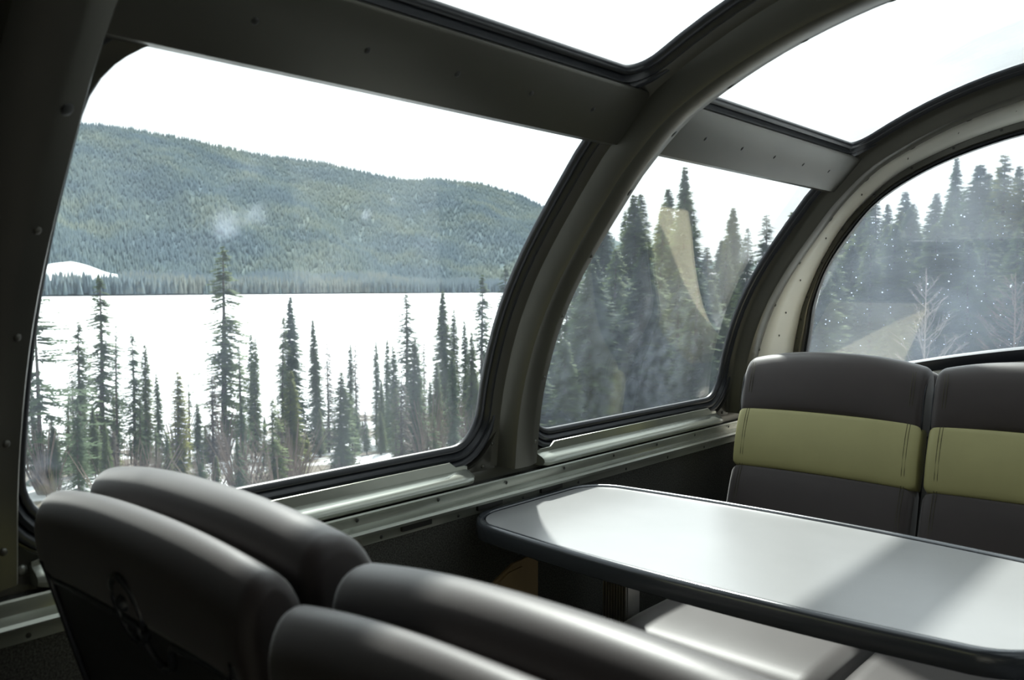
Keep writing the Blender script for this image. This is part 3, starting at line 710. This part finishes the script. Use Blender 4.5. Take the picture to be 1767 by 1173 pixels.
# ------------------------------------------------------------------ outside: ground and lake
LZ = -12.0
def sms(x): x = np.clip(x, 0, 1); return x * x * (3 - 2 * x)
def gh(x, y):
    d = -x
    h = -4.7 - 1.0 * sms((d - 4) / 10) - 8.6 * sms((d - 14) / 75)
    fwd = sms((y - 1.25 * np.maximum(d, 0) - 14) / 40)
    h = h * (1 - fwd) + (-5.2 + .03 * np.maximum(0, y - 40)) * fwd
    return h + .35 * np.sin(x * .31 + 1.3) * np.cos(y * .27) * sms((d - 6) / 20)
gx = np.concatenate([np.linspace(-520, -130, 30), np.linspace(-124, 60, 70), np.linspace(70, 400, 12)]); gy = np.concatenate([np.linspace(-300, -50, 14), np.linspace(-44, 160, 70), np.linspace(170, 700, 24)])
X, Y = np.meshgrid(gx, gy, indexing='ij'); Z = gh(X, Y); v = np.stack([X, Y, Z], -1).reshape(-1, 3); a, b = len(gx), len(gy)
f = [(i * b + j, (i + 1) * b + j, (i + 1) * b + j + 1, i * b + j + 1) for i in range(a - 1) for j in range(b - 1)]
o = obj('ground', mesh('ground', v, f, GROUND, True)); tag(o, 'patchy snow and brown forest ground sloping down to the lake', 'ground', kind='structure')
v = [(-9000, -9000, LZ), (-60, -9000, LZ), (-60, 6000, LZ), (-9000, 6000, LZ)]
o = obj('lake', mesh('lake', v, [(0, 1, 2, 3)], SNOW)); tag(o, 'wide frozen lake covered in white snow', 'lake', kind='structure')

# far hills ----------------------------------------------------------
sky_px = [-1500, -900, -300, 0, 135, 230, 330, 450, 560, 640, 700, 760, 840, 900, 938, 1000, 1100, 1250, 1500]
sky_py = [330, 260, 215, 208, 217, 228, 245, 271, 284, 303, 314, 312, 321, 341, 359, 392, 430, 455, 470]
nprng = np.random.RandomState(3)
def shore_depth(px): return 11.6 * FP / np.interp(px, [-1500, 80, 860, 1500], [24, 15.0, 8.6, 7.0])
def shd(px): return (abs(LZ)) * FP / np.interp(px, [-1500, 80, 400, 860, 1500], [24, 15.0, 11.5, 8.4, 7.0])
cols = np.linspace(-1400, 1400, 150); rows = np.linspace(0, 1, 42)
def hillpt(px, t):
    d0 = shd(px) + 15; d1 = d0 * 1.15 + 2300; dep = d0 + (d1 - d0) * t
    top = np.interp(px, sky_px, sky_py); zt = (497 - top) / FP * d1
    pr = np.where(t < .12, t * .25, .03 + .97 * (np.maximum(t - .12, 0) / .88) ** 1.15)
    z = LZ + 1 + (zt - LZ) * np.minimum(pr, 1)
    z = z + 26 * np.sin(px * .013 + t * 5) * np.sin(t * math.pi) + 14 * np.sin(px * .037 + t * 11 + 2) * np.sin(t * math.pi) + 7 * np.sin(px * .09 - t * 17) * np.sin(t * math.pi)
    # horizontal position at this azimuth and depth
    e = R[:, 0][None] * ((px - CX)[:, None]) - R[:, 2][None] * FP
    e = np.array(e) + (-R[:, 1] * (497 - CY))[None] * 1.0
    p = e * (dep / FP)[:, None]; return np.stack([p[:, 0], p[:, 1], z], 1)
PX, T_ = np.meshgrid(cols, rows, indexing='ij'); hv = hillpt(PX.ravel(), T_.ravel()); a, b = PX.shape
f = [(i * b + j, (i + 1) * b + j, (i + 1) * b + j + 1, i * b + j + 1) for i in range(a - 1) for j in range(b - 1)]
o = obj('hills', mesh('hills', hv, f, HILL_HAZED, True)); tag(o, 'long forested hill ridge beyond the frozen lake', 'hill', kind='structure')
def cones(n, ptf, hmin, hmax, wr, m, name, label, cat):
    P = ptf(n); n = len(P); h = nprng.uniform(hmin, hmax, n); r = h * nprng.uniform(.7, 1.3, n) * wr; k = 5
    an = np.arange(k) * 2 * math.pi / k + nprng.uniform(0, 6, (n, 1))
    base = np.stack([P[:, 0:1] + r[:, None] * np.cos(an), P[:, 1:2] + r[:, None] * np.sin(an), np.repeat(P[:, 2:3] + h[:, None] * .05, k, 1)], -1)
    tip = P.copy(); tip[:, 2] += h; V = np.concatenate([base, tip[:, None]], 1).reshape(-1, 3)
    i = np.arange(n)[:, None] * (k + 1); q = np.arange(k)
    F = np.stack([i + q, i + (q + 1) % k, np.repeat(i + k, k, 1)], -1).reshape(-1, 3)
    me = D.meshes.new(name); me.vertices.add(len(V)); me.vertices.foreach_set('co', V.ravel()); me.loops.add(F.size); me.loops.foreach_set('vertex_index', F.ravel())
    me.polygons.add(len(F)); me.polygons.foreach_set('loop_start', np.arange(len(F)) * 3); me.update(calc_edges=True); me.materials.append(m)
    return tag(obj(name, me), label, cat, kind='stuff')
def hp(n):
    px = nprng.uniform(-250, 1060, n); t = nprng.uniform(.0, 1.0, n) ** .85
    P = hillpt(px, t); keep = ~((px > -60) & (px < 200) & (t < .125) & (t > .03)); return P[keep]
cones(60000, hp, 12, 24, .17, HILL_HAZED, 'hill_forest', 'distant spruce forest covering the hill ridge', 'forest')
def shp(n):
    px = nprng.uniform(-250, 1060, n); t = nprng.uniform(.0, .10, n); k_ = ~((px > -60) & (px < 205) & (t > .022)); return hillpt(px[k_], t[k_])
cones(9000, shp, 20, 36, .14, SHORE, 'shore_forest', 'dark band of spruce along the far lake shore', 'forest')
# snowy clearing mound on the far shore at left
px = np.linspace(-60, 235, 30); tt = np.linspace(0, 1, 8); A, B = np.meshgrid(px, tt, indexing='ij'); A = A.ravel(); B = B.ravel()
ytop = np.interp(A, [-60, 60, 95, 125, 150, 185, 235], [470, 461, 454, 451, 457, 470, 480]); dep_ = shd(A) + 70 + 250 * B
ypx = 484 + (ytop - 484) * np.sin(B * math.pi / 2 * 1.0)
sv = np.array([ray(a_, 497) * (d_ / FP) for a_, d_ in zip(A, dep_)]); sv[:, 2] = (497 - ypx) / FP * dep_ 
f = [(i * 8 + j, i * 8 + 8 + j, i * 8 + 9 + j, i * 8 + j + 1) for i in range(29) for j in range(7)]
o = obj('snow_clearing', mesh('snow_clearing', sv, f, SNOW, True)); tag(o, 'white snow covered clearing above the far lake shore at the left', 'clearing', kind='structure')

# ------------------------------------------------------------------ trees
def spruce(seed, H=12.0, Rb=1.3, taper=1.0, whorls=46, per=7, spray=9, droop=.45, gap=0.0, base=.12, leaf=.30, club=0):
    r = random.Random(seed); V = []; F = []
    for w in range(whorls):
        t = base + (1 - base) * (w + r.random() * .6) / whorls; h = t * H
        if r.random() < gap: continue
        L0 = Rb * (max(.0, (1 - t)) ** taper) + .04
        if club and .88 < t < .97: L0 = max(L0, .26)
        if t < .3: L0 *= .75 + .25 * (t / .3)
        for k in range(per):
            if r.random() < .12 + gap * .4: continue
            az = r.random() * 6.283; L = L0 * r.uniform(.5, 1.25); dr = droop * r.uniform(.5, 1.6); h = (t + r.uniform(-.5, .5) / whorls * (2.2 if gap else 1.2)) * H
            nseg = max(2, int(spray * (.35 + .65 * L / (Rb + .1))))
            ca, sa = math.cos(az), math.sin(az)
            for q in range(nseg):
                u = (q + .5) / nseg; x = L * u; z = h - dr * L * u * (1.25 - .5 * u) + .10 * L
                for sd_ in (-1, 1):
                    l = leaf * (1.1 - .55 * u) * r.uniform(.7, 1.3) * min(1, .30 + 3.0 * (1 - t)); tw = sd_ * r.uniform(.3, 1.1); dn = r.uniform(-.55, .15)
                    dx, dy = math.cos(tw) * l, math.sin(tw) * l; wv = leaf * .22
                    p = (x * ca, x * sa, z); e = ((x + dx) * ca - dy * sa, (x + dx) * sa + dy * ca, z + dn * l)
                    n = len(V); V += [(p[0] - sa * wv, p[1] + ca * wv, p[2]), (p[0] + sa * wv, p[1] - ca * wv, p[2] - wv * .6), e]; F.append((n, n + 1, n + 2))
    n = len(V); V += [(0.03, 0, H * .93), (-.02, .03, H * .93), (0, -.03, H * .93), (0, 0, H * 1.02)]; F += [(n, n + 1, n + 3), (n + 1, n + 2, n + 3), (n + 2, n, n + 3)]
    tr = tube([(0, 0, -.6), (0, 0, H * .3), (.03, .02, H * .6), (0, 0, H * .97)], [.13, .10, .07, .015], 6)
    # a few bare twigs low on the trunk
    tw = [tr]
    for k in range(14):
        h = H * r.uniform(.03, base + .1); az = r.random() * 6.283; L = r.uniform(.3, .9)
        tw.append(tube([(0, 0, h), (L * math.cos(az), L * math.sin(az), h - .25 * L)], [.02, .006], 3))
    return (V, F), join(*tw)
def tmesh(seed, m, **k):
    (a, b) = spruce(seed, **k); return mesh('foliage', *a, m), mesh('trunk', *b, BARK)
KIND = {
    'slim': [tmesh(11 + i, NEEDLE, Rb=.95, whorls=80, per=9, spray=7, droop=.5, base=.08, leaf=.36, taper=.7, club=i % 2) for i in range(3)],
    'full': [tmesh(21 + i, NEEDLE, Rb=1.85, whorls=78, per=11, spray=11, droop=.42, base=.03, leaf=.42, taper=.85) for i in range(3)],
    'ragged': [tmesh(31 + i, NEEDLE, Rb=1.5, whorls=58, per=7, spray=10, droop=.6, gap=.18, base=.10, leaf=.38, taper=.65) for i in range(3)],
    'sparse': [tmesh(41 + i, NEEDLE, Rb=1.0, whorls=60, per=6, spray=7, droop=.5, gap=.2, base=.15, leaf=.30, taper=.6) for i in range(2)],
    'brown': [tmesh(51 + i, NEEDLE_B, Rb=.85, whorls=60, per=7, spray=5, droop=.6, base=.06, leaf=.34, taper=.4) for i in range(2)],
    'olive': [tmesh(61 + i, NEEDLE_Y, Rb=1.1, whorls=56, per=9, spray=7, droop=.4, base=.03, leaf=.42, taper=.6) for i in range(2)],
    'pine': [tmesh(71, NEEDLE, Rb=2.8, whorls=34, per=7, spray=12, droop=.15, gap=.15, base=.08, leaf=.5, taper=.5)],
}
ntree = 0
def tree(kind, px, ytop, depth, label, group, wid=1.0, small=False):
    """a tree standing on the ground at this bearing and distance whose tip reaches the given elevation"""
    global ntree
    p = at(px, ytop, depth); g = float(gh(np.array(p[0]), np.array(p[1]))); H = max(1.0, p[2] - g)
    fm, tm = rnd.choice(KIND[kind])
    nm = {'pine': 'pine_tree', 'brown': 'dead_spruce_tree'}.get(kind, 'spruce_tree')
    o = empty(nm, (p[0], p[1], g), label, 'tree', group)
    a = obj('foliage', fm, o); b = obj('trunk', tm, o)
    k = H / 12.0; w = wid * (k ** .55); o.scale = (w, w, k); o.rotation_euler = (rnd.uniform(-.02, .02), rnd.uniform(-.02, .02), rnd.uniform(0, 6.28))
    ntree += 1; return o
# single trees one can point to against the lake
SPEC = [
 ('pine', 62, 492, 26, 'wide branched pine at the left end of the lake window, cut by the rib', 1.0),
 ('ragged', 130, 556, 30, 'short ragged spruce just left of the second tall spruce by the left rib', 1.0),
 ('ragged', 168, 476, 33, 'tall spruce with open drooping boughs, second from the left rib', 1.15),
 ('sparse', 196, 560, 31, 'thin sparse spruce close to the right of the tall left spruce', .8),
 ('ragged', 228, 576, 34, 'upright green spruce over the gap left of the seat top', .95),
 ('slim', 246, 594, 32, 'slim dark spruce second in the pair over the foreground seat', .85),
 ('slim', 271, 645, 30, 'small slim spruce at the right of the pair over the foreground seat', .7),
 ('olive', 305, 640, 28, 'stubby olive green spruce left of the tallest tree', .95),
 ('sparse', 324, 652, 33, 'tiny thin spruce behind the stubby olive spruce', .8),
 ('slim', 339, 696, 27, 'small dense spruce between the olive spruce and the brown tree', .9),
 ('brown', 365, 645, 27, 'brown dead spruce against the trunk of the tallest tree', .9),
 ('ragged', 380, 427, 36, 'tallest spruce of the lake view, its tip well above the far shore', 1.35),
 ('sparse', 415, 592, 32, 'thin grey green spruce directly right of the tallest tree', 1.0),
 ('slim', 430, 576, 34, 'first of the twin spiky spruces right of the tallest tree', .7),
 ('slim', 437, 584, 33, 'second of the twin spiky spruces right of the tallest tree', .7),
 ('ragged', 483, 545, 35, 'dark narrow spruce leaning on the left of the pale pointed spruce', .7),
 ('full', 501, 512, 36, 'tall pointed spruce whose tip touches the far shoreline', .75),
 ('full', 545, 552, 37, 'medium conical spruce standing alone against the white lake', .55),
 ('brown', 566, 592, 36, 'brownish narrow spruce right of the conical one', .8),
 ('olive', 500, 640, 26, 'bright olive spruce in front of the tall pointed spruce', .9),
 ('slim', 586, 643, 24, 'dark clubbed spruce with a thick round head in the window middle', 1.25),
 ('slim', 602, 594, 38, 'first of two thin spires right of the window middle', .7),
 ('brown', 615, 594, 37, 'bare brownish spire leaning right, beside the thin spires', .6),
 ('slim', 648, 590, 38, 'slender spire second left of the layered spruce', .7),
 ('slim', 665, 586, 38, 'slender spire next left of the layered spruce', .7),
 ('ragged', 701, 505, 38, 'layered spruce with downswept tiers at the right of the lake view', 1.1),
 ('slim', 681, 598, 30, 'dark slim spruce in front of the layered spruce', .85),
 ('brown', 731, 580, 40, 'bare thin snag between the layered spruce and the broad one', .5),
 ('full', 763, 503, 38, 'broad full spruce right of the layered spruce', .8),
 ('slim', 783, 535, 39, 'narrow spruce tip between the broad spruce and the open one', .9),
 ('slim', 803, 553, 40, 'small spire tip on the right shoulder of the broad spruce', .8),
 ('ragged', 830, 475, 39, 'open branched spruce near the right end of the lake window', 1.05),
 ('ragged', 873, 460, 40, 'tall spruce touching the rib at the right end of the lake window', 1.2),
 ('slim', 712, 585, 27, 'dark round topped spruce right in front of the layered spruce', 1.1),
]
for k, px, yt, dep, lab, w in SPEC: tree(k, px, yt, dep, lab, None, w)
rnd.seed(21)
# understorey and filler between them
for i in range(112):
    px = rnd.uniform(35, 900); lim = np.interp(px, [35, 150, 250, 330, 420, 520, 620, 720, 800, 900], [650, 640, 690, 730, 690, 680, 680, 610, 560, 520])
    yt = lim + rnd.uniform(0, 95) + (60 if i > 92 else 0); dep = rnd.uniform(22, 44)
    k = rnd.choices(['slim', 'ragged', 'sparse', 'brown', 'olive', 'full'], [4, 3, 2, 1.3, 1, 1.2])[0]
    nm = {'brown': 'dead brown spruce', 'olive': 'olive green spruce', 'full': 'bushy dark spruce', 'slim': 'slim dark spruce', 'ragged': 'ragged spruce', 'sparse': 'thin sparse spruce'}[k]
    tree(k, px, yt, dep, 'low %s among the crowded trees below the lake view' % nm, 'filler trees by the lake, ' + nm, rnd.uniform(.65, .95) * (.6 if k == 'full' else 1))
# dense forest seen through the window beside the table and the front window
for i in range(76):
    px = 885 + 550 * (i + rnd.random()) / 76; base_ = np.interp(px, [880, 960, 1010, 1040, 1100, 1150, 1180, 1215, 1270, 1330, 1440], [520, 470, 400, 345, 340, 330, 295, 400, 355, 370, 300])
    layer = rnd.random(); yt = base_ + (rnd.uniform(-5, 40) if layer < .4 else rnd.uniform(60, 260)); dep = rnd.uniform(38, 62) if layer < .4 else rnd.uniform(22, 40)
    k = rnd.choices(['full', 'ragged', 'slim', 'olive'], [6, 2.5, 1.5, .7])[0]
    nm = {'olive': 'olive green spruce', 'full': 'broad dark spruce', 'slim': 'narrow dark spruce', 'ragged': 'ragged dark spruce'}[k]
    tree(k, px, yt, dep, '%s in the dense forest beyond the window beside the table' % nm, 'forest beyond the table window, ' + nm, rnd.uniform(1.1, 1.6))
for i in range(76):
    px = 1410 + 500 * ((i * 29) % 76 + rnd.random()) / 76; base_ = np.interp(px, [1425, 1500, 1560, 1600, 1650, 1700, 1767, 1960], [380, 345, 325, 325, 298, 285, 262, 230])
    layer = rnd.random(); yt = base_ + (rnd.uniform(-8, 40) if layer < .4 else rnd.uniform(50, 220)); dep = rnd.uniform(45, 70) if layer < .4 else rnd.uniform(30, 45)
    k = rnd.choices(['full', 'ragged', 'slim', 'olive'], [6, 2, 1.5, .6])[0]
    nm = {'olive': 'olive green spruce', 'full': 'broad dark spruce', 'slim': 'narrow dark spruce', 'ragged': 'ragged dark spruce'}[k]
    tree(k, px, yt, dep, '%s in the dense forest beyond the arched front window' % nm, 'forest beyond the front window, ' + nm, rnd.uniform(1.3, 1.9))
tree('full', 1182, 289, 40, 'tallest tree top standing above the forest beyond the table window', None, .9)
tree('full', 1650, 272, 52, 'tall spruce whose top stands free against the sky in the front window', None, 1.0)

def bare(seed, H, m, spread=.26, nb_=44, name='branches'):
    r = random.Random(seed); parts = [tube([(0, 0, -.5), (0, 0, H * .5), (.05, 0, H)], [.05, .03, .006], 5)]
    for k in range(nb_):
        h = H * (.15 + .8 * k / nb_); L = H * spread * (1.05 - h / H) * r.uniform(.7, 1.2) + .2; az = r.random() * 6.283
        ca, sa = math.cos(az), math.sin(az); p1 = (L * .5 * ca, L * .5 * sa, h + L * .45); p2 = (L * .8 * ca, L * .8 * sa, h + L * 1.0)
        parts.append(tube([(0, 0, h), p1, p2], [.014, .009, .003], 4))
        for q in range(5):
            u = r.uniform(.25, .9); b0 = (p2[0] * u, p2[1] * u, h + (p2[2] - h) * u); a2 = az + r.uniform(-1.2, 1.2); l = L * .35
            parts.append(tube([b0, (b0[0] + l * math.cos(a2), b0[1] + l * math.sin(a2), b0[2] + l * .8)], [.007, .003], 3))
    v, f = join(*parts); return mesh(name, v, f, m, True)
BM = bare(5, 7, BAREW); BM2 = bare(6, 7, BRUSH, .3, 48)
for me, px, yt, dep, lab, w in ((BM, 1600, 462, 20, 'pale bare birch standing in front of the dark forest, middle of the front window', .8), (BM2, 1756, 470, 22, 'reddish bare tree at the right edge of the front window', 1.0), (BM, 1215, 560, 24, 'thin bare tree low in the table window', .6)):
    p = at(px, yt, dep); g = float(gh(np.array(p[0]), np.array(p[1]))); H = p[2] - g
    o = empty('bare_tree', (p[0], p[1], g), lab, 'tree'); obj('branches', me, o); o.scale = (w, w, H / 7); o.rotation_euler.z = rnd.uniform(0, 6)
SB = []
for sdd in range(3):
    r = random.Random(90 + sdd); parts = []
    for k in range(64):
        az = r.random() * 6.283; l = r.uniform(.5, 1.0); tl_ = r.uniform(.1, .6)
        parts.append(tube([(.05 * math.cos(az), .05 * math.sin(az), -.1), (l * tl_ * .5 * math.cos(az), l * tl_ * .5 * math.sin(az), l * .6), (l * tl_ * math.cos(az), l * tl_ * math.sin(az), l * 1.15)], [.008, .005, .002], 3))
    SB.append(mesh('twigs', *join(*parts), BRUSH))
for i in range(48):
    px = rnd.uniform(420, 1180) if i < 34 else rnd.uniform(40, 420); dep = rnd.uniform(17, 34); p = at(px, 700, dep); g = float(gh(np.array(p[0]), np.array(p[1])))
    o = obj('bare_shrub', rnd.choice(SB), None, (p[0], p[1], g)); k = rnd.uniform(1.0, 2.3); o.scale = (k * 1.3, k * 1.3, k); o.rotation_euler.z = rnd.uniform(0, 6)
    tag(o, 'leafless brown brush growing at the foot of the trees', 'shrub', 'bare brush beside the track')
(bv, bt) = spruce(81, H=2.0, Rb=.55, whorls=18, per=8, spray=5, base=.02, leaf=.16, droop=.1)
bm_ = mesh('young_tree_foliage', *bv, NEEDLE_Y)
p = at(160, 868, 12); o = obj('young_spruce', bm_, None, (p[0], p[1], float(gh(np.array(p[0]), np.array(p[1]))))); o.scale = (1.2, 1.2, max(.6, (p[2] - o.location.z) / 2))
tag(o, 'small yellow green young tree low in the left corner of the lake window', 'tree')

# ------------------------------------------------------------------ lift everything from eye-relative to floor-relative heights
for o in D.objects:
    if o.parent is None and o.type in {'MESH', 'EMPTY'}: o.location.z += EYE
